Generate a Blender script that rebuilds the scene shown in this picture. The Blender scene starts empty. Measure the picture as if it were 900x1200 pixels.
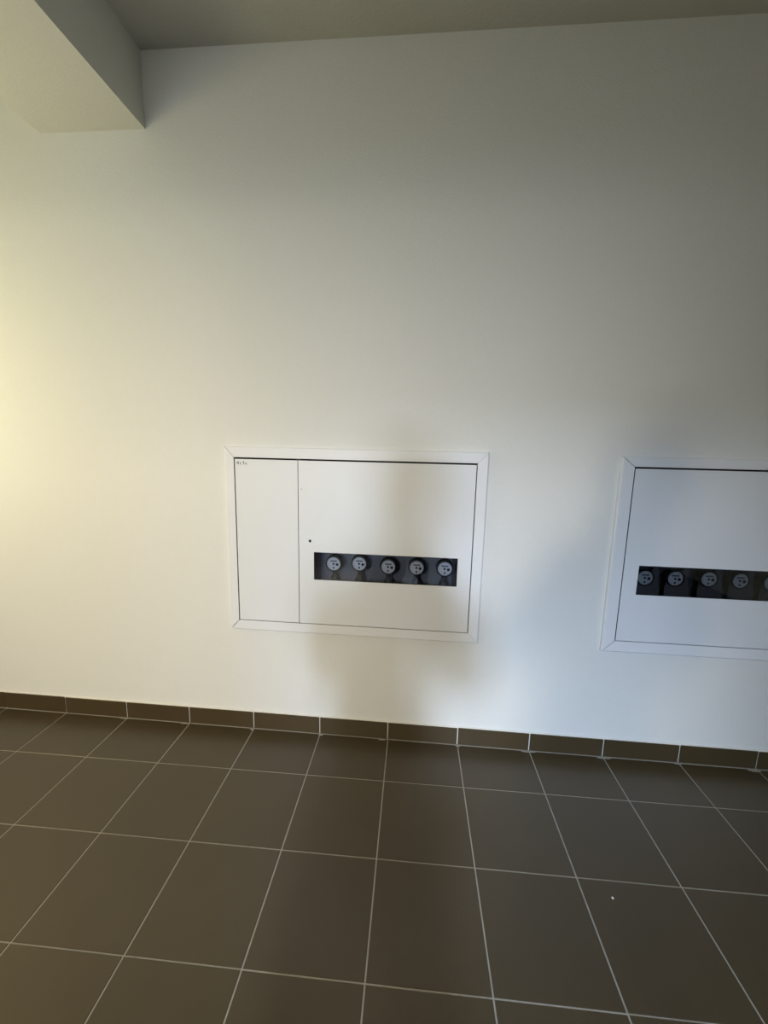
import bpy, bmesh, math, random
from mathutils import Matrix, Vector, noise
random.seed(7)
S = bpy.context.scene
COL = S.collection

# ------------------------------------------------------------------ camera
CAM = Vector((0.06, -1.6173, 1.2563))
cd = bpy.data.cameras.new('camera'); cam = bpy.data.objects.new('camera', cd); COL.objects.link(cam)
a, b, c = -.1575, -.0231, .0833                      # pitch, roll, yaw solved from the tile grid and the cabinets
R = Matrix.Rotation(c, 3, 'Z') @ Matrix.Rotation(a, 3, 'X') @ Matrix.Rotation(b, 3, 'Y')
right, fwd, up = R.col[0], R.col[1], R.col[2]
cam.matrix_world = Matrix(((right.x, up.x, -fwd.x, CAM.x), (right.y, up.y, -fwd.y, CAM.y), (right.z, up.z, -fwd.z, CAM.z), (0, 0, 0, 1)))
cd.sensor_fit = 'HORIZONTAL'; cd.sensor_width = 36; cd.lens = 36 * 480.7 / 900; cd.clip_start = .005
S.camera = cam

# ------------------------------------------------------------------ world, lights, exposure
S.view_settings.view_transform = 'Standard'; S.view_settings.look = 'None'
S.view_settings.gamma = 1; S.view_settings.use_curve_mapping = False
S.view_settings.exposure = 0.0
w = bpy.data.worlds.new('world'); S.world = w; w.use_nodes = True
bg = w.node_tree.nodes['Background']; bg.inputs[0].default_value = (.72, .84, 1, 1); bg.inputs[1].default_value = .3

# room extents (metres), ceiling height
X0, X1, Y1, ZC = -2.4, 2.7, -4.0, 2.6317
# openings the daylight comes through
WIN = (-1.1, -.2, 1.1, 1.95)         # window in the left wall: y0, y1, z0, z1
DOOR = (-.1, .38, 2.1)               # glazed door in the wall behind the camera: x0, x1, height

ADDED_DOOR = (-1.6, -.7, 2.1)             # unseen opening added beside it to let fill onto the left-middle wall

def area(name, loc, target, sx, sz, energy, colour, spread=180):
    l = bpy.data.lights.new(name, 'AREA'); l.shape = 'RECTANGLE'; l.size = sx; l.size_y = sz
    l.energy = energy; l.color = colour; l.spread = math.radians(spread)
    o = bpy.data.objects.new(name, l); COL.objects.link(o); o.location = loc
    o.rotation_euler = (Vector(target) - Vector(loc)).to_track_quat('-Z', 'Y').to_euler()
    return o
area('window_daylight', (X0 - .07, (WIN[0] + WIN[1]) / 2, (WIN[2] + WIN[3]) / 2), (0, (WIN[0] + WIN[1]) / 2, (WIN[2] + WIN[3]) / 2), WIN[1] - WIN[0] - .12, WIN[3] - WIN[2] - .12, 14.5, (1, .89, .46))
# sky seen low and high through the glazed door
area('door_sky_high', (-.02, -5.2, 2.38), (-.02, 0, .98), .34, .34, 158, (.96, 1.17, 1.52))
area('door_sky_low', (.15, -5.2, 2.13), (.15, 0, .73), .34, .34, 66, (.96, 1.08, 1.32))
area('added_fill_high', (-1.05, -5.2, 2.15), (-.5, 0, .75), .7, .3, 153, (1, .79, .55))  # warm fill added for the left-middle wall, no such source known
area('added_fill_low', (-1.15, -5.2, 1.9), (-.5, 0, .5), .9, .3, 74, (1, 1.02, .95))  # lower half of the added fill, shaped by the added opening

S.cycles.max_bounces = 8; S.cycles.diffuse_bounces = 6; S.cycles.use_denoising = True
S.cycles.sample_clamp_indirect = 4

# ------------------------------------------------------------------ helpers
def mat(name, col, rough=.6, metal=0, bump=None, var=0, spec=.5, alpha=None, coat=0):
    m = bpy.data.materials.new(name); m.use_nodes = True; n = m.node_tree.nodes; L = m.node_tree.links
    p = n['Principled BSDF']; p.inputs['Base Color'].default_value = (*col, 1)
    p.inputs['Roughness'].default_value = rough; p.inputs['Metallic'].default_value = metal
    p.inputs['Specular IOR Level'].default_value = spec
    p.inputs['Coat Weight'].default_value = coat
    tc = n.new('ShaderNodeTexCoord')
    if var:
        nz = n.new('ShaderNodeTexNoise'); nz.inputs['Scale'].default_value = 35; nz.inputs['Detail'].default_value = 5
        L.new(tc.outputs['Object'], nz.inputs['Vector'])
        mx = n.new('ShaderNodeMix'); mx.data_type = 'RGBA'
        mx.inputs[6].default_value = (*[v * (1 - var) for v in col], 1); mx.inputs[7].default_value = (*[min(1, v * (1 + var)) for v in col], 1)
        L.new(nz.outputs['Fac'], mx.inputs[0]); L.new(mx.outputs[2], p.inputs['Base Color'])
    if bump:
        sc, dist = bump
        nz = n.new('ShaderNodeTexNoise'); nz.inputs['Scale'].default_value = sc; nz.inputs['Detail'].default_value = 4
        L.new(tc.outputs['Object'], nz.inputs['Vector'])
        bp = n.new('ShaderNodeBump'); bp.inputs['Distance'].default_value = dist; bp.inputs['Strength'].default_value = 1
        L.new(nz.outputs['Fac'], bp.inputs['Height']); L.new(bp.outputs[0], p.inputs['Normal'])
    return m

M = dict(
    wall=mat('wall_paint', (.73, .738, .725), .85, bump=(170, .0012), var=.012, spec=.25),
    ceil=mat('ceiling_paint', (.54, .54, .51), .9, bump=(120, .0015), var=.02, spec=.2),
    grout=mat('grout', (.36, .34, .30), .9, bump=(300, .0006), var=.15, spec=.2),
    caulk=mat('white_caulk', (.7, .69, .66), .7, var=.08),
    steel=mat('white_powder_coat', (.735, .76, .80), .38, bump=(600, .00008), spec=.4),
    frame=mat('white_frame_coat', (.755, .775, .81), .42, spec=.4),
    inner=mat('dark_housing', (.05, .055, .065), .6, var=.1),
    board=mat('grey_mounting_board', (.135, .148, .18), .55, var=.1),
    plate=mat('pale_plate', (.13, .12, .13), .5, var=.15),
    black=mat('black_plastic', (.008, .008, .010), .5),
    dial=mat('dial_white', (.72, .74, .78), .45),
    ink=mat('black_ink', (.01, .01, .012), .5),
    pen=mat('pen_ink', (.04, .035, .06), .6),
    brass=mat('dull_brass', (.16, .14, .10), .4, .8),
    lacquer=mat('grey_window_frame', (.55, .55, .55), .5),
    crumb=mat('white_plaster', (.8, .79, .76), .9, bump=(400, .001)),
    skin=mat('skin', (.55, .34, .25), .55, var=.05),
    hair=mat('dark_hair', (.03, .02, .015), .6, bump=(200, .004)),
    jacket=mat('dark_blue_cloth', (.05, .06, .09), .85, bump=(250, .001), var=.1),
    trousers=mat('charcoal_cloth', (.04, .04, .045), .85, bump=(250, .001), var=.1),
    shoe=mat('shoe_leather', (.03, .025, .02), .45),
)
# floor tile: fine speckled matt stoneware; each tile reads its own piece of the noise and is a little lighter or darker
def tile_mat(name, col, rough):
    m = bpy.data.materials.new(name); m.use_nodes = True; n = m.node_tree.nodes; L = m.node_tree.links
    p = n['Principled BSDF']; p.inputs['Roughness'].default_value = rough; p.inputs['Specular IOR Level'].default_value = .55
    tc = n.new('ShaderNodeTexCoord'); oi = n.new('ShaderNodeObjectInfo')
    ad = n.new('ShaderNodeVectorMath'); ad.operation = 'ADD'
    sc = n.new('ShaderNodeMath'); sc.operation = 'MULTIPLY'; sc.inputs[1].default_value = 60
    L.new(oi.outputs['Random'], sc.inputs[0]); L.new(tc.outputs['Object'], ad.inputs[0]); L.new(sc.outputs[0], ad.inputs[1])
    nz = n.new('ShaderNodeTexNoise'); nz.inputs['Scale'].default_value = 420; nz.inputs['Detail'].default_value = 3
    nb = n.new('ShaderNodeTexNoise'); nb.inputs['Scale'].default_value = 9; nb.inputs['Detail'].default_value = 5
    L.new(ad.outputs[0], nz.inputs['Vector']); L.new(ad.outputs[0], nb.inputs['Vector'])
    hs = n.new('ShaderNodeHueSaturation'); hs.inputs['Color'].default_value = (*col, 1)
    v = n.new('ShaderNodeMath'); v.operation = 'MULTIPLY_ADD'; v.inputs[1].default_value = .07; v.inputs[2].default_value = .82
    L.new(oi.outputs['Random'], v.inputs[0])
    v2 = n.new('ShaderNodeMath'); v2.operation = 'MULTIPLY_ADD'; v2.inputs[1].default_value = .22; L.new(nb.outputs['Fac'], v2.inputs[0]); L.new(v.outputs[0], v2.inputs[2])
    v3 = n.new('ShaderNodeMath'); v3.operation = 'MULTIPLY_ADD'; v3.inputs[1].default_value = .08; L.new(nz.outputs['Fac'], v3.inputs[0]); L.new(v2.outputs[0], v3.inputs[2])
    L.new(v3.outputs[0], hs.inputs['Value']); L.new(hs.outputs[0], p.inputs['Base Color'])
    bp = n.new('ShaderNodeBump'); bp.inputs['Distance'].default_value = .0003; L.new(nz.outputs['Fac'], bp.inputs['Height']); L.new(bp.outputs[0], p.inputs['Normal'])
    return m
M['tile'] = tile_mat('brown_grey_stoneware', (.062, .0445, .022), .31)
# tinted pane: partly clear, reflecting by Fresnel
def glass_mat(name, tint):
    m = bpy.data.materials.new(name); m.use_nodes = True; n = m.node_tree.nodes; L = m.node_tree.links
    n.remove(n['Principled BSDF']); out = n['Material Output']
    t = n.new('ShaderNodeBsdfTransparent'); t.inputs[0].default_value = (*tint, 1)
    g = n.new('ShaderNodeBsdfGlossy'); g.inputs['Roughness'].default_value = .03
    f = n.new('ShaderNodeFresnel'); f.inputs[0].default_value = 1.45
    mx = n.new('ShaderNodeMixShader'); L.new(f.outputs[0], mx.inputs[0]); L.new(t.outputs[0], mx.inputs[1]); L.new(g.outputs[0], mx.inputs[2])
    L.new(mx.outputs[0], out.inputs[0]); return m
M['glass'] = glass_mat('tinted_glass', (.80, .83, .88))
M['dimming_glass'] = glass_mat('dimming_tinted_glass', (.66, .68, .70))  # weaker light on the second cabinet's dials put into the tint
M['clear'] = glass_mat('clear_glass', (.95, .96, .96))

def obj(name, bm, m, parent=None, kind=None, label=None, smooth=False, loc=None):
    bmesh.ops.recalc_face_normals(bm, faces=bm.faces)
    me = bpy.data.meshes.new(name); bm.to_mesh(me); bm.free(); me.materials.append(m)
    if smooth: me.polygons.foreach_set('use_smooth', [True] * len(me.polygons)); me.update()
    o = bpy.data.objects.new(name, me); COL.objects.link(o)
    if parent: o.parent = parent
    if loc: o.location = loc
    if kind: o['kind'] = kind
    if label: o['label'] = label
    return o
def BM(): return bmesh.new()
def box(bm, x0, x1, y0, y1, z0, z1, bev=0):
    r = bmesh.ops.create_cube(bm, size=1); vs = r['verts']
    for v in vs: v.co = ((x0 + x1) / 2 + v.co.x * (x1 - x0), (y0 + y1) / 2 + v.co.y * (y1 - y0), (z0 + z1) / 2 + v.co.z * (z1 - z0))
    if bev:
        es = list({e for v in vs for e in v.link_edges}); bmesh.ops.bevel(bm, geom=es, offset=bev, segments=1, affect='EDGES')
    return bm
def prism(bm, pts, d0, d1, f):
    """pts: 2-D outline; f(u, v, d) -> 3-D"""
    A = [bm.verts.new(f(u, v, d0)) for u, v in pts]; B = [bm.verts.new(f(u, v, d1)) for u, v in pts]
    n = len(pts); bm.faces.new(A); bm.faces.new(B[::-1])
    for i in range(n): bm.faces.new((A[i], B[i], B[(i + 1) % n], A[(i + 1) % n]))
    return bm
def lathe_y(bm, prof, cx=0, cz=0, n=32):
    """prof: (radius, y) pairs, turned about the y axis"""
    rings = []
    for r, y in prof:
        rings.append([bm.verts.new((cx + r * math.cos(2 * math.pi * i / n), y, cz + r * math.sin(2 * math.pi * i / n))) for i in range(n)])
    for A, B in zip(rings, rings[1:]):
        for i in range(n): bm.faces.new((A[i], A[(i + 1) % n], B[(i + 1) % n], B[i]))
    bm.faces.new(rings[0]); bm.faces.new(rings[-1]); return bm
def lathe_z(bm, prof, cx=0, cy=0, n=20):
    rings = [[bm.verts.new((cx + r * math.cos(2 * math.pi * i / n), cy + r * math.sin(2 * math.pi * i / n), z)) for i in range(n)] for r, z in prof]
    for A, B in zip(rings, rings[1:]):
        for i in range(n): bm.faces.new((A[i], A[(i + 1) % n], B[(i + 1) % n], B[i]))
    bm.faces.new(rings[0]); bm.faces.new(rings[-1]); return bm
def slab_holes(bm, us, vs, holes, d0, d1, f):
    """slab of grid cells us x vs without the cells in `holes`; f(u, v, d) -> point"""
    nu, nv = len(us), len(vs); F = {}; 
    def P(i, j, d):
        k = (i, j, d)
        if k not in F: F[k] = bm.verts.new(f(us[i], vs[j], d))
        return F[k]
    solid = lambda i, j: 0 <= i < nu - 1 and 0 <= j < nv - 1 and (i, j) not in holes
    for i in range(nu - 1):
        for j in range(nv - 1):
            if not solid(i, j): continue
            for d in (d0, d1): bm.faces.new((P(i, j, d), P(i + 1, j, d), P(i + 1, j + 1, d), P(i, j + 1, d)))
            for (di, dj, p, q) in ((-1, 0, (i, j), (i, j + 1)), (1, 0, (i + 1, j), (i + 1, j + 1)), (0, -1, (i, j), (i + 1, j)), (0, 1, (i, j + 1), (i + 1, j + 1))):
                if not solid(i + di, j + dj): bm.faces.new((P(*p, d0), P(*q, d0), P(*q, d1), P(*p, d1)))
    return bm
def thing(name, loc, label, cat, group=None, rz=0):
    o = bpy.data.objects.new(name, None); COL.objects.link(o); o.location = loc; o.rotation_euler[2] = rz; o.empty_display_size = .1
    o['label'] = label; o['category'] = cat
    if group: o['group'] = group
    return o

# ------------------------------------------------------------------ cabinets' dimensions (world x / z)
CA = dict(xl=-.7220, xr=.3235, zb=.4698, zt=1.2452, ixl=-.6817, ixr=.2798, izb=.5141, izt=1.1988, div=-.4209, wl=-.3579, wr=.2255, wb=.7072, wt=.8246)
CB = dict(xl=.8077, xr=1.8532, zb=.4700, zt=1.2422, ixl=.8565, ixr=1.8130, izb=.5190, izt=1.2015, div=1.5522, wl=.9130, wr=1.4940, wb=.7115, wt=.8285)
HX = lambda q: (q['ixl'] - .012, q['ixr'] + .012, q['izb'] - .012, q['izt'] + .012)   # hole in the wall

# ------------------------------------------------------------------ setting
ha, hb = HX(CA), HX(CB)
us = [X0 - .15, ha[0], ha[1], hb[0], hb[1], X1 + .15]
zs = sorted({-.05, ha[2], hb[2], ha[3], hb[3], ZC + .2})
def cells(h):
    i = us.index(h[0]); return {(i, j) for j in range(len(zs) - 1) if zs[j] >= h[2] - 1e-9 and zs[j + 1] <= h[3] + 1e-9}
bm = slab_holes(BM(), us, zs, cells(ha) | cells(hb), 0, .18, lambda u, v, d: (u, d, v))
obj('wall_back', bm, M['wall'], kind='structure')
y0, y1, z0, z1 = WIN
bm = slab_holes(BM(), [Y1 - .15, y0, y1, 0], [-.05, z0, z1, ZC + .2], {(1, 1)}, X0, X0 - .15, lambda u, v, d: (d, u, v))
obj('wall_left', bm, M['wall'], kind='structure')
obj('wall_right', box(BM(), X1, X1 + .15, Y1 - .15, 0, -.05, ZC + .2), M['wall'], kind='structure')
bm = slab_holes(BM(), [X0, ADDED_DOOR[0], ADDED_DOOR[1], DOOR[0], DOOR[1], X1], [-.05, 0, DOOR[2], ZC + .2], {(1, 1), (3, 1)}, Y1, Y1 - .15, lambda u, v, d: (u, d, v))
obj('wall_front', bm, M['wall'], kind='structure')
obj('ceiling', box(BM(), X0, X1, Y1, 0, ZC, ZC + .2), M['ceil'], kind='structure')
# downstand beam running from the back wall towards the room
obj('trim_1', box(BM(), -1.3967, -.9841, Y1, 0, 2.3843, ZC + .001), M['wall'], kind='structure', label='square painted ceiling beam meeting the wall at upper left')
# window and door surrounds with their panes
wf = obj('window_1', slab_holes(BM(), [y0, y0 + .06, (y0 + y1) / 2 - .03, (y0 + y1) / 2 + .03, y1 - .06, y1], [z0, z0 + .06, z1 - .06, z1], {(1, 1), (3, 1)}, X0 - .06, X0 - .11, lambda u, v, d: (d, u, v)), M['lacquer'], kind='structure')
for u0, u1 in ((y0 + .06, (y0 + y1) / 2 - .03), ((y0 + y1) / 2 + .03, y1 - .06)):
    obj('pane', box(BM(), X0 - .088, X0 - .082, u0, u1, z0 + .06, z1 - .06), M['clear'], wf)
for nm, D_ in (('door_1', DOOR), ('added_door', ADDED_DOOR)):  # the second one is the unseen opening added for the fill
    df = obj(nm, slab_holes(BM(), [D_[0], D_[0] + .04, D_[1] - .04, D_[1]], [0, .1, D_[2] - .05, D_[2]], {(1, 1)}, Y1 - .05, Y1 - .1, lambda u, v, d: (u, d, v)), M['lacquer'], kind='structure')
    obj('pane', box(BM(), D_[0] + .04, D_[1] - .04, Y1 - .078, Y1 - .072, .1, D_[2] - .05), M['clear'], df)

# ------------------------------------------------------------------ floor of square tiles, grid turned 0.7 degrees from the wall
T = .3; G = .0042; SKT = .010
O = Vector((-.03215, -.2375)); U = Vector((1, .0121)); W = Vector((.0121, -1))
floor = obj('floor', box(BM(), X0, X1, Y1, 0, -.05, -.0016), M['grout'], kind='structure')
def clip(poly, n, d):
    out = []
    for i in range(len(poly)):
        p, q = poly[i], poly[(i + 1) % len(poly)]; dp, dq = p.dot(n) - d, q.dot(n) - d
        if dp <= 0: out.append(p)
        if dp * dq < 0: out.append(p + (q - p) * (dp / (dp - dq)))
    return out
def tile_bm(poly, hgt=.008, bev=.0011):
    bm = BM(); n = len(poly); cc = sum(poly, Vector((0, 0))) / n
    area2 = sum(poly[i].x * poly[(i + 1) % n].y - poly[(i + 1) % n].x * poly[i].y for i in range(n))
    if area2 < 0: poly = poly[::-1]
    ins = []
    for i in range(n):
        p, q, r = poly[i - 1], poly[i], poly[(i + 1) % n]
        e1 = (q - p).normalized(); e2 = (r - q).normalized(); n1 = Vector((-e1.y, e1.x)); n2 = Vector((-e2.y, e2.x))
        k = bev / max(.3, 1 + n1.dot(n2)); ins.append(q + (n1 + n2) * k)
    A = [bm.verts.new((*p, -hgt)) for p in poly]; B = [bm.verts.new((*p, -.0007)) for p in poly]; C = [bm.verts.new((*p, 0)) for p in ins]
    for P, Q in ((A, B), (B, C)):
        for i in range(n): bm.faces.new((P[i], P[(i + 1) % n], Q[(i + 1) % n], Q[i]))
    bm.faces.new(C); return bm
full = None
lim = [(Vector((0, 1)), -(SKT + .003)), (Vector((0, -1)), -(Y1 + SKT + .003)), (Vector((1, 0)), X1 - SKT - .003), (Vector((-1, 0)), -(X0 + SKT + .003))]
for i in range(-11, 11):
    for j in range(-2, 14):
        cen = O + U * ((i + .5) * T) + W * ((j + .5) * T)
        h = (T - G) / 2
        sq = [cen + U * (h * sx) + W * (h * sy) for sx, sy in ((-1, -1), (1, -1), (1, 1), (-1, 1))]
        poly = sq
        for n_, d_ in lim:
            if poly: poly = clip(poly, n_, d_)
        if len(poly) < 3: continue
        whole = all(p.dot(n_) <= d_ for p in sq for n_, d_ in lim)
        if whole:
            if full is None:
                o = obj('tile', tile_bm([p - cen for p in sq]), M['tile'], floor); full = o
            else:
                o = full.copy(); COL.objects.link(o)
            o.location = (cen.x, cen.y, random.uniform(-.0003, .0002))
        else:
            A_ = abs(sum(poly[k].x * poly[(k + 1) % len(poly)].y - poly[(k + 1) % len(poly)].x * poly[k].y for k in range(len(poly)))) / 2
            if A_ < 2e-4: continue
            cc = sum(poly, Vector((0, 0))) / len(poly)
            obj('tile', tile_bm([p - cc for p in poly]), M['tile'], floor, loc=(cc.x, cc.y, random.uniform(-.0003, .0002)))
# smears of grout left at the foot of the skirting
for k, (x, l_, wd) in enumerate([(-1.245, .045, .006), (-.955, .05, .006), (-.64, .02, .012), (-.33, .02, .01), (-.06, .03, .009), (.268, .025, .008), (.56, .06, .008), (.865, .07, .009), (1.16, .03, .007), (1.45, .06, .012)]):
    pts = []
    for t in range(10):
        an = 2 * math.pi * t / 10; rr = random.uniform(.7, 1.1); pts.append((x + l_ / 2 * rr * math.cos(an), -.0135 - wd / 2 + wd / 2 * rr * math.sin(an)))
    obj('grout_smear', prism(BM(), pts, .0, .0011, lambda u, v, d: (u, v, d)), M['grout'], floor)

# skirting: a course of cut tiles, joints lined up with the floor
HS = .0774
bb = obj('baseboard_back', box(BM(), X0, X1, -.006, 0, 0, HS - .003), M['caulk'], kind='structure')
xk = -.0366
first = None
k0 = int((X0 - xk) / T) - 1
for k in range(k0, 11):
    xa, xb = max(X0 + .002, xk + k * T + .0022), min(X1 - .002, xk + (k + 1) * T - .0022)
    if xb - xa < .02: continue
    if xb - xa > T - .005 and first is not None:
        o = first.copy(); COL.objects.link(o)
    else:
        o = obj('tile', box(BM(), -(xb - xa) / 2, (xb - xa) / 2, -SKT / 2, SKT / 2, 0, HS, .001), M['tile'], bb)
        if xb - xa > T - .005: first = o
    o.location = ((xa + xb) / 2, -SKT / 2 - random.uniform(0, .0012), .0008 + random.uniform(-.0006, .0008))
    o.rotation_euler = (0, random.uniform(-.002, .002), random.uniform(-.003, .003))
obj('caulk_bead', prism(BM(), [(0, HS - .001), (-.0085, HS - .0005), (-.006, HS + .0022), (0, HS + .0045)], X0, X1, lambda u, v, d: (d, u, v)), M['caulk'], bb)
obj('grout_line', box(BM(), X0, X1, -.0135, -.009, -.0012, .0006), M['grout'], bb)
def side_skirt(name, fixed, vert, s):
    a0, a1 = (Y1 + .012, -.012) if vert else (X0 + .012, X1 - .012)
    f = (lambda u, v, d: (fixed + s * d, u, v)) if vert else (lambda u, v, d: (u, fixed + s * d, v))
    r = obj(name, prism(BM(), [(a0, 0), (a1, 0), (a1, HS - .003), (a0, HS - .003)], 0, .006, f), M['caulk'], kind='structure')
    n = int((a1 - a0) / T); src = None
    for k in range(n + 1):
        p, q = a1 - (k + 1) * T + .002, a1 - k * T - .002
        p = max(p, a0)
        if not vert and DOOR[0] - .0 < q and p < DOOR[1]: continue
        if q - p < .03: continue
        obj('tile', prism(BM(), [(p, .001), (q, .001), (q, HS), (p, HS)], 0, SKT, f), M['tile'], r)
side_skirt('baseboard_left', X0, True, 1)
side_skirt('baseboard_right', X1, True, -1)

# ------------------------------------------------------------------ meter cabinets
FY = -.017          # front of the frame, proud of the wall
def cabinet(name, q, label, mirror=False, scribble=False):
    cx = (q['xl'] + q['xr']) / 2; bz = q['zb']
    root = thing(name, (cx, 0, bz), label, 'meter cabinet')
    X = lambda x: x - cx; Z = lambda z: z - bz
    # four mitred frame rails, a short return at the outer edge
    g = .0010
    L0, L1, B0, B1 = X(q['xl']), X(q['xr']), 0, Z(q['zt'])
    l0, l1, b0, b1 = X(q['ixl']) - .002, X(q['ixr']) + .002, Z(q['izb']) - .002, Z(q['izt']) + .003
    def rail(oa, ob, ia, ib):
        """mitred rail from end a to end b; chamfered along its outer edge"""
        bm = BM(); prof = ((0, -.0002), (0, FY + .0045), (.012, FY + .003), (.11, FY), (.985, FY), (1, FY + .0008), (1, -.0002))
        A, B = [[bm.verts.new((o_[0] + (i_[0] - o_[0]) * t, y, o_[1] + (i_[1] - o_[1]) * t)) for t, y in prof] for o_, i_ in ((oa, ia), (ob, ib))]
        n = len(prof); bm.faces.new(A); bm.faces.new(B[::-1])
        for k in range(n): bm.faces.new((A[k], B[k], B[(k + 1) % n], A[(k + 1) % n]))
        obj('frame_rail', bm, M['frame'], root)
    g = .0016
    rail((L0, B0 + g), (L0, B1 - g / 1.6), (l0, b0 + g), (l0, b1 - g / 1.6))
    rail((L1, B0 + g / 3), (L1, B1 - g / 3), (l1, b0 + g / 3), (l1, b1 - g / 3))
    rail((L0 + g, B0), (L1 - g / 3, B0), (l0 + g, b0), (l1 - g / 3, b0))
    rail((L0 + g / 1.6, B1), (L1 - g / 3, B1), (l0 + g / 1.6, b1), (l1 - g / 3, b1))
    # open housing set into the wall
    h0, h1, hz0, hz1 = l0 - .008, l1 + .008, b0 - .008, b1 + .008
    D = .13; bm = BM()
    for bx in ((h0, h0 + .002, 0, D, hz0, hz1), (h1 - .002, h1, 0, D, hz0, hz1), (h0, h1, 0, D, hz0, hz0 + .002), (h0, h1, 0, D, hz1 - .002, hz1), (h0, h1, D, D + .002, hz0, hz1)): box(bm, *bx)
    obj('housing', bm, M['inner'], root)
    # doors
    gl = .0018
    if mirror: d0, d1 = X(q['ixl']) + gl, X(q['div']) - .0013; s0, s1 = X(q['div']) + .0013, X(q['ixr']) - gl
    else: s0, s1 = X(q['ixl']) + gl, X(q['div']) - .0013; d0, d1 = X(q['div']) + .0013, X(q['ixr']) - gl
    z0, z1 = Z(q['izb']) + .0015, Z(q['izt']) - .0035
    f = lambda u, v, d: (u, d, v)
    w0, w1, wz0, wz1 = X(q['wl']), X(q['wr']), Z(q['wb']), Z(q['wt'])
    door = obj('door', slab_holes(BM(), [d0, w0, w1, d1], [z0, wz0, wz1, z1], {(1, 1)}, FY + .001, FY + .0035, f), M['steel'], root)
    obj('window_pane', box(BM(), w0 - .012, w1 + .012, FY + .0045, FY + .0065, wz0 - .012, wz1 + .012), M['dimming_glass' if mirror else 'glass'], door)
    kx = X(-.3737) if not mirror else d1 - .047
    kz = Z(.8704)
    obj('keyhole', lathe_y(BM(), [(.0058, FY + .0006), (.0062, FY + .0014)], kx, kz, 16), M['ink'], door)
    obj('lock_body', lathe_y(BM(), [(.009, FY + .004), (.009, FY + .022)], kx, kz, 16), M['brass'], door)
    sp = obj('side_panel', box(BM(), s0, s1, FY + .001, FY + .0035, z0, z1, .0004), M['steel'], root)
    # partition between the two compartments, behind the gap
    dv = (s1 + d0) / 2 if not mirror else (d1 + s0) / 2
    obj('partition', box(BM(), dv - .009, dv + .009, FY + .006, D - .002, hz0 + .004, hz1 - .004), M['inner'], root)
    obj('mounting_board', box(BM(), w0 + .004, w1 - .012, .100, .106, wz0 - .10, wz1 + .03), M['inner' if mirror else 'board'], root)
    # rail the meters hang on
    obj('supply_pipe', lathe_x(w0 + .0, w1 - .0, .088, wz0 - .055, .011), M['brass'], root, smooth=True)
    if scribble:
        bm = BM()
        yy = FY + .0009
        def stroke(pts, wd=.0020):
            for (ax, az), (bx, bz_) in zip(pts, pts[1:]):
                dx, dz = bx - ax, bz_ - az; l = math.hypot(dx, dz) or 1; nx, nz = -dz / l * wd / 2, dx / l * wd / 2
                vs = [(ax + nx, az + nz), (bx + nx, bz_ + nz), (bx - nx, bz_ - nz), (ax - nx, az - nz)]
                prism(bm, vs, yy - .0001, yy + .0002, f)
        x, z = X(-.6735), Z(1.1745); s = .0125
        stroke([(x + .7 * s, z + .9 * s), (x, z + .35 * s), (x + .9 * s, z + .35 * s)]); stroke([(x + .75 * s, z + .7 * s), (x + .7 * s, z - .1 * s)])       # 4
        x += .0145; stroke([(x, z + .55 * s), (x + .25 * s, z + .65 * s), (x + .25 * s, z)]); stroke([(x + .05 * s, z), (x + .5 * s, z)])                 # 1
        x += .0115; stroke([(x, z + .8 * s), (x + .3 * s, z + 1.0 * s), (x + .3 * s, z + .05 * s)], .002); stroke([(x + .1 * s, z + .5 * s), (x + .65 * s, z + .5 * s)]); stroke([(x + .3 * s, z + .05 * s), (x + .6 * s, z)])   # t
        x += .0105; stroke([(x, z + .3 * s), (x + .4 * s, z + .4 * s), (x + .3 * s, z + .05 * s), (x + .7 * s, z)])                                         # s
        obj('pen_writing', bm, M['pen'], sp, label='small handwritten pen marks')
        obj('scuff', lathe_y(BM(), [(.0018, FY + .0008), (.0018, FY + .0012)], X(-.4099) + .003, Z(1.0816), 10), M['board'], door)
    return root
def lathe_x(x0, x1, y, z, r, n=14):
    bm = BM(); A = [bm.verts.new((x0, y + r * math.cos(2 * math.pi * i / n), z + r * math.sin(2 * math.pi * i / n))) for i in range(n)]
    B = [bm.verts.new((x1, v.co.y, v.co.z)) for v in A]
    for i in range(n): bm.faces.new((A[i], A[(i + 1) % n], B[(i + 1) % n], B[i]))
    bm.faces.new(A); bm.faces.new(B); return bm
cabinet('meter_cabinet', CA, 'white flush meter cabinet seen whole, with narrow left panel and dark viewing strip', scribble=True)
cabinet('meter_cabinet', CB, 'white flush meter cabinet cut off by the right edge of the photo', mirror=True)

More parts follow.
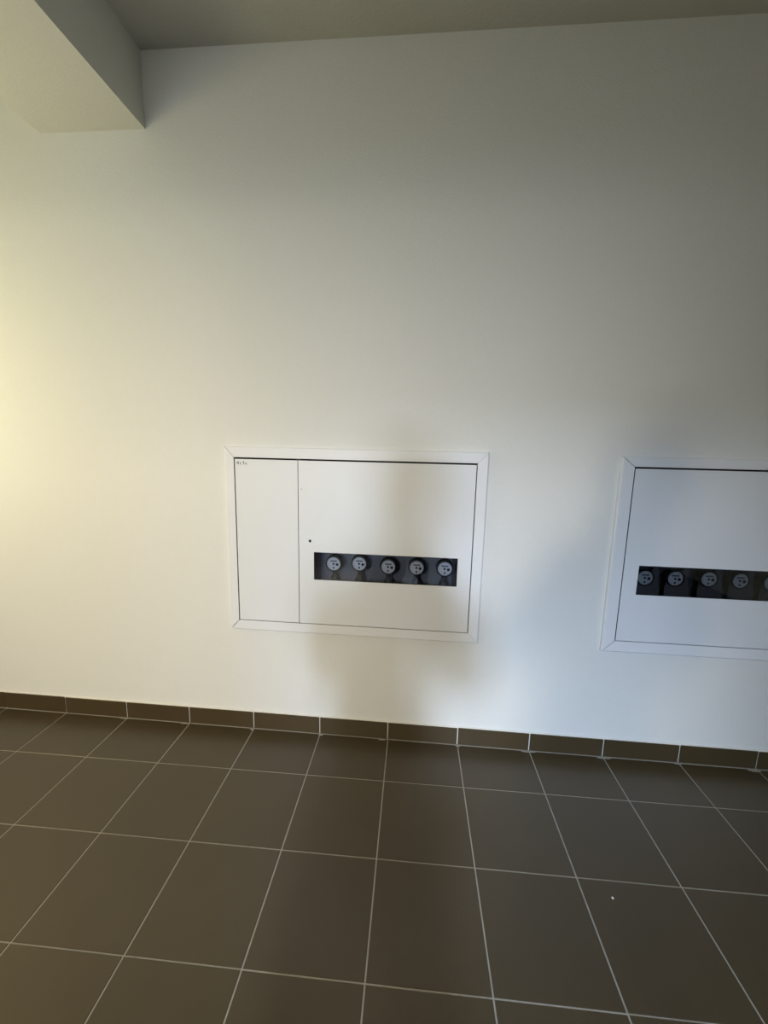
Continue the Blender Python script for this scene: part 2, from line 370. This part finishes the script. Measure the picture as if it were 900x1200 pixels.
# ------------------------------------------------------------------ round meters
def make_meter(name, plate=False):
    r = thing(name, (0, 0, 0), '', 'meter')
    # origin: centre of the dial's face
    if plate:
        obj('case', lathe_y(BM(), [(.031, .001), (.031, .012), (.026, .022), (.02, .06)]), M['black'], r)
        out = [(-.026, -.095), (-.028, -.045), (-.024, -.018), (.006, -.002), (.026, .006), (.030, .026), (.038, .038), (.052, .040), (.060, .026), (.056, .0), (.060, -.03), (.068, -.05), (.066, -.095)]
        obj('mounting_plate', prism(BM(), out, .014, .017, lambda u, v, d: (u, d, v)), M['plate'], r, label='pale grey mounting plate')
    else:
        obj('case', lathe_y(BM(), [(.0325, .001), (.036, .008), (.036, .03), (.031, .045), (.024, .062)]), M['black'], r)
    obj('bezel', lathe_ring(.0283, .0335, -.003, .002), M['black'], r)
    d = obj('dial', lathe_y(BM(), [(.0284, -.0005), (.0284, .0012)]), M['dial'], r)
    obj('counter_strip', box(BM(), -.014, .014, -.0012, -.0004, .0085, .0145), M['board'], d)
    bm = BM()
    for t in range(12):
        an = math.pi * 2 * t / 12; rr = .0022
        x0_, z0_ = .0235 * math.cos(an), .0235 * math.sin(an)
        box(bm, x0_ - rr / 2, x0_ + rr / 2, -.0010, -.0004, z0_ - rr / 2, z0_ + rr / 2)
    obj('scale_mark', bm, M['board'], d)
    obj('hub', lathe_y(BM(), [(.0045, -.0016), (.0045, -.0004)], -.001, -.0005, 14), M['ink'], d)
    obj('small_dial', lathe_y(BM(), [(.0062, -.0014), (.0062, -.0004)], .0145, -.0028, 16), M['ink'], d)
    obj('small_dial', lathe_y(BM(), [(.0040, -.0014), (.0040, -.0004)], -.0005, -.0175, 16), M['ink'], d)
    if not plate: obj('neck', lathe_z(BM(), [(.017, -.030), (.016, -.036), (.0105, -.048), (.0105, -.055), (.018, -.066), (.024, -.085)], 0, .030), M['black'], r)
    obj('union_nut', lathe_z(BM(), [(.018, -.122), (.018, -.095 if plate else -.085)], 0, .034, 6), M['brass'], r)
    return r
def lathe_ring(r0, r1, ya, yb, n=36):
    bm = BM(); rings = [[bm.verts.new((r * math.cos(2 * math.pi * i / n), y, r * math.sin(2 * math.pi * i / n))) for i in range(n)] for r, y in ((r0, ya), (r1, ya + .001), (r1, yb), (r0, yb))]
    for k in range(4):
        A, B = rings[k], rings[(k + 1) % 4]
        for i in range(n): bm.faces.new((A[i], A[(i + 1) % n], B[(i + 1) % n], B[i]))
    return bm
def dup(o, parent=None):
    c_ = o.copy(); COL.objects.link(c_)
    if parent: c_.parent = parent
    for ch in list(o.children): dup(ch, c_)
    return c_
protos = [make_meter('round_meter'), make_meter('round_meter', True)]
YD = .035
PA = [(-.2858, .7643), (-.1768, .7695), (-.0548, .7621), (.0635, .7638), (.1795, .7644)]
PB = [(.9676, .767), (1.0814, .7693), (1.2056, .7733), (1.321, .7726), (1.4361, .7693)]
ordn = ['leftmost', 'second from left', 'middle', 'fourth from left', 'rightmost']
for q, (P, txt, grp) in enumerate(((PA, 'behind the viewing strip of the whole cabinet', 'meters in the whole cabinet'), (PB, 'behind the viewing strip of the cut-off right cabinet', 'meters in the cut-off cabinet'))):
    for k, (x, z) in enumerate(P):
        m = protos[q] if k == 0 else dup(protos[q])
        m.location = (x, YD, z); m.rotation_euler = (0, [-.1, .0, .35, .2, .1, .3, .35, .2, .25, 0][q * 5 + k] * 0, 0)
        m['label'] = f'{ordn[k]} round meter {txt}'; m['group'] = grp

# crumb on the floor
bm = BM(); bmesh.ops.create_icosphere(bm, subdivisions=2, radius=.0032)
for v in bm.verts:
    v.co *= 1 + .35 * noise.noise(v.co * 400); v.co.z = max(-.0016, v.co.z * .7)
o = obj('plaster_crumb', bm, M['crumb'], loc=(.6528, -.5802, .0018)); o['label'] = 'tiny white plaster crumb lying alone on a dark floor tile'; o['category'] = 'crumb'

# ------------------------------------------------------------------ the photographer (behind the camera; only the shadow is seen)
def skin(name, verts, edges, radii, m, parent, sub=1):
    me = bpy.data.meshes.new(name); me.from_pydata(verts, edges, []); o = bpy.data.objects.new(name, me); COL.objects.link(o); o.parent = parent
    me.materials.append(m)
    md = o.modifiers.new('skin', 'SKIN'); md.use_smooth_shade = True
    for i, r in enumerate(radii):
        sv = me.skin_vertices[0].data[i]; sv.radius = (r if isinstance(r, tuple) else (r, r)); sv.use_root = (i == 0)
    s = o.modifiers.new('subdivision', 'SUBSURF'); s.levels = sub; s.render_levels = sub
    return o
PX, PY = .01, -2.02
per = thing('person', (PX, PY, 0), 'standing person in dark clothes holding up a phone, only their shadow in view', 'person')
V = []; E = []; Rr = []
def chain(pts, start=None):
    """pts: (x, y, z, r) joined in a line, from vertex index start"""
    prev = start
    for x, y, z, r in pts:
        V.append((x, y, z)); Rr.append(r); i = len(V) - 1
        if prev is not None: E.append((prev, i))
        prev = i
    return prev
pel = chain([(-.03, 0, .86, (.085, .07))])
chest = chain([(-.02, -.01, .98, (.10, .08)), (0, 0, 1.14, (.12, .09)), (0, .01, 1.26, (.10, .07))], pel)
nk = chain([(.02, .015, 1.36, .05)], chest)
chain([(.035, .03, 1.425, (.062, .068)), (.05, .045, 1.49, (.082, .095)), (.055, .04, 1.565, (.075, .09))], nk)
WR = {}
for s in (-1, 1):
    WR[s] = chain([(s * .145, .01, 1.25, .04), (s * .165, .04, 1.13, .034), (s * .17, .12, 1.03, .034), (s * .14, .24, 1.09, .032), (s * .085 + .05, .335, 1.17, .024)], chest)
    pm = chain([(s * .062 + .05, .365, 1.215, (.018, .030))], WR[s])
    for k, (dz, ln) in enumerate(((.045, .9), (.022, 1), (0, .95), (-.02, .75))):          # four fingers round the phone's edge
        chain([(s * .058 + .05, .372, 1.225 + dz, .0085), (s * .050 + .05, .380, 1.235 + dz, .008), (s * (.050 - .010 * ln) + .05, .386, 1.24 + dz, .007)], pm)
    chain([(s * .05 + .05, .35, 1.215, .011), (s * .038 + .05, .343, 1.235, .009), (s * .025 + .05, .345, 1.255, .008)], pm)
    chain([(s * .07 - .015, 0, .77, .055), (s * .10, .02, .45, .06), (s * .11, -.01, .10, .042), (s * .115, .0, .05, .04), (s * .125, .10, .03, (.04, .025))], pel)
skin('body', V, E, Rr, M['skin'], per)
# face and hair
bm = BM(); bmesh.ops.create_uvsphere(bm, u_segments=16, v_segments=10, radius=1)
for v in bm.verts: v.co = Vector((.05 + v.co.x * .082, .022 + v.co.y * .095 - .012, 1.545 + v.co.z * .078))
bmesh.ops.delete(bm, geom=[v for v in bm.verts if v.co.y > .06 and v.co.z < 1.56], context='VERTS')
obj('hair', bm, M['hair'], per, smooth=True)
for s in (-1, 1):
    bm = BM(); bmesh.ops.create_uvsphere(bm, u_segments=8, v_segments=6, radius=.011, matrix=Matrix.Translation((.05 + s * .028, .112, 1.515))); obj('eye', bm, M['ink'], per, smooth=True)
    bm = BM(); bmesh.ops.create_uvsphere(bm, u_segments=8, v_segments=6, radius=.02, matrix=Matrix.Translation((.05 + s * .078, .03, 1.50)) @ Matrix.Diagonal((.4, .8, 1.4, 1))); obj('ear', bm, M['skin'], per, smooth=True)
bm = BM(); bmesh.ops.create_cone(bm, segments=8, radius1=.014, radius2=.005, depth=.045, matrix=Matrix.Translation((.05, .128, 1.492)) @ Matrix.Rotation(.35, 4, 'X')); obj('nose', bm, M['skin'], per, smooth=True)
bm = BM(); box(bm, .028, .072, .108, .122, 1.452, 1.460, .003); obj('mouth', bm, M['brass'], per)
# clothes: jacket, trousers, shoes
def garment(name, chains, root, m):
    global V, E, Rr
    V, E, Rr = [], [], []
    p = chain([root])
    for ch in chains:
        q_ = p
        for seg in ch: q_ = chain([seg], q_)
    return skin(name, V, E, Rr, m, per)
garment('jacket', [[(-.025, -.005, 1.0, (.128, .12)), (-.035, -.005, .88, (.135, .125)), (-.035, 0, .78, (.135, .125))], [(.005, .01, 1.29, (.155, .105)), (.015, .012, 1.36, (.075, .075)), (.02, .018, 1.40, (.062, .066))]] +
        [[(s * .10, .005, 1.25, .065), (s * .15, .01, 1.25, .062), (s * .168, .04, 1.13, .056), (s * .17, .12, 1.03, .054), (s * .14, .24, 1.09, .052), (s * .092 + .047, .318, 1.155, .040)] for s in (-1, 1)], (0, 0, 1.14, (.155, .12)), M['jacket'])
garment('trousers', [[(-.03, 0, .93, (.125, .11)), (-.03, 0, .99, (.115, .10))]] + [[(s * .075 - .015, 0, .74, .095), (s * .10, .02, .45, .078), (s * .11, -.005, .12, .066), (s * .11, -.005, .06, .066)] for s in (-1, 1)], (-.03, 0, .85, (.13, .115)), M['trousers'])
for s in (-1, 1):
    bm = BM(); bmesh.ops.create_uvsphere(bm, u_segments=16, v_segments=10, radius=1)
    for v in bm.verts:
        x, y, z = v.co; v.co = Vector((s * .12 + x * .052 * (1 if y > -.3 else .85), .055 + y * .145, max(0, .045 + z * (.055 - .02 * y))))
    obj('shoe', bm, M['shoe'], per, smooth=True)
# the phone, its back a little behind the lens point
ph = thing('phone', (CAM.x, CAM.y - .018, CAM.z - .065), 'dark phone held up by the standing person', 'phone')
ph.matrix_world = Matrix.LocRotScale(Vector(CAM) - fwd * .016 - up * .055, cam.matrix_world.to_quaternion() @ Matrix.Rotation(-math.pi / 2, 4, 'X').to_quaternion(), None)
obj('body', box(BM(), -.038, .038, -.004, .004, -.075, .075, .0035), M['black'], ph)
obj('screen', box(BM(), -.034, .034, -.0048, -.0039, -.071, .071), M['ink'], ph)
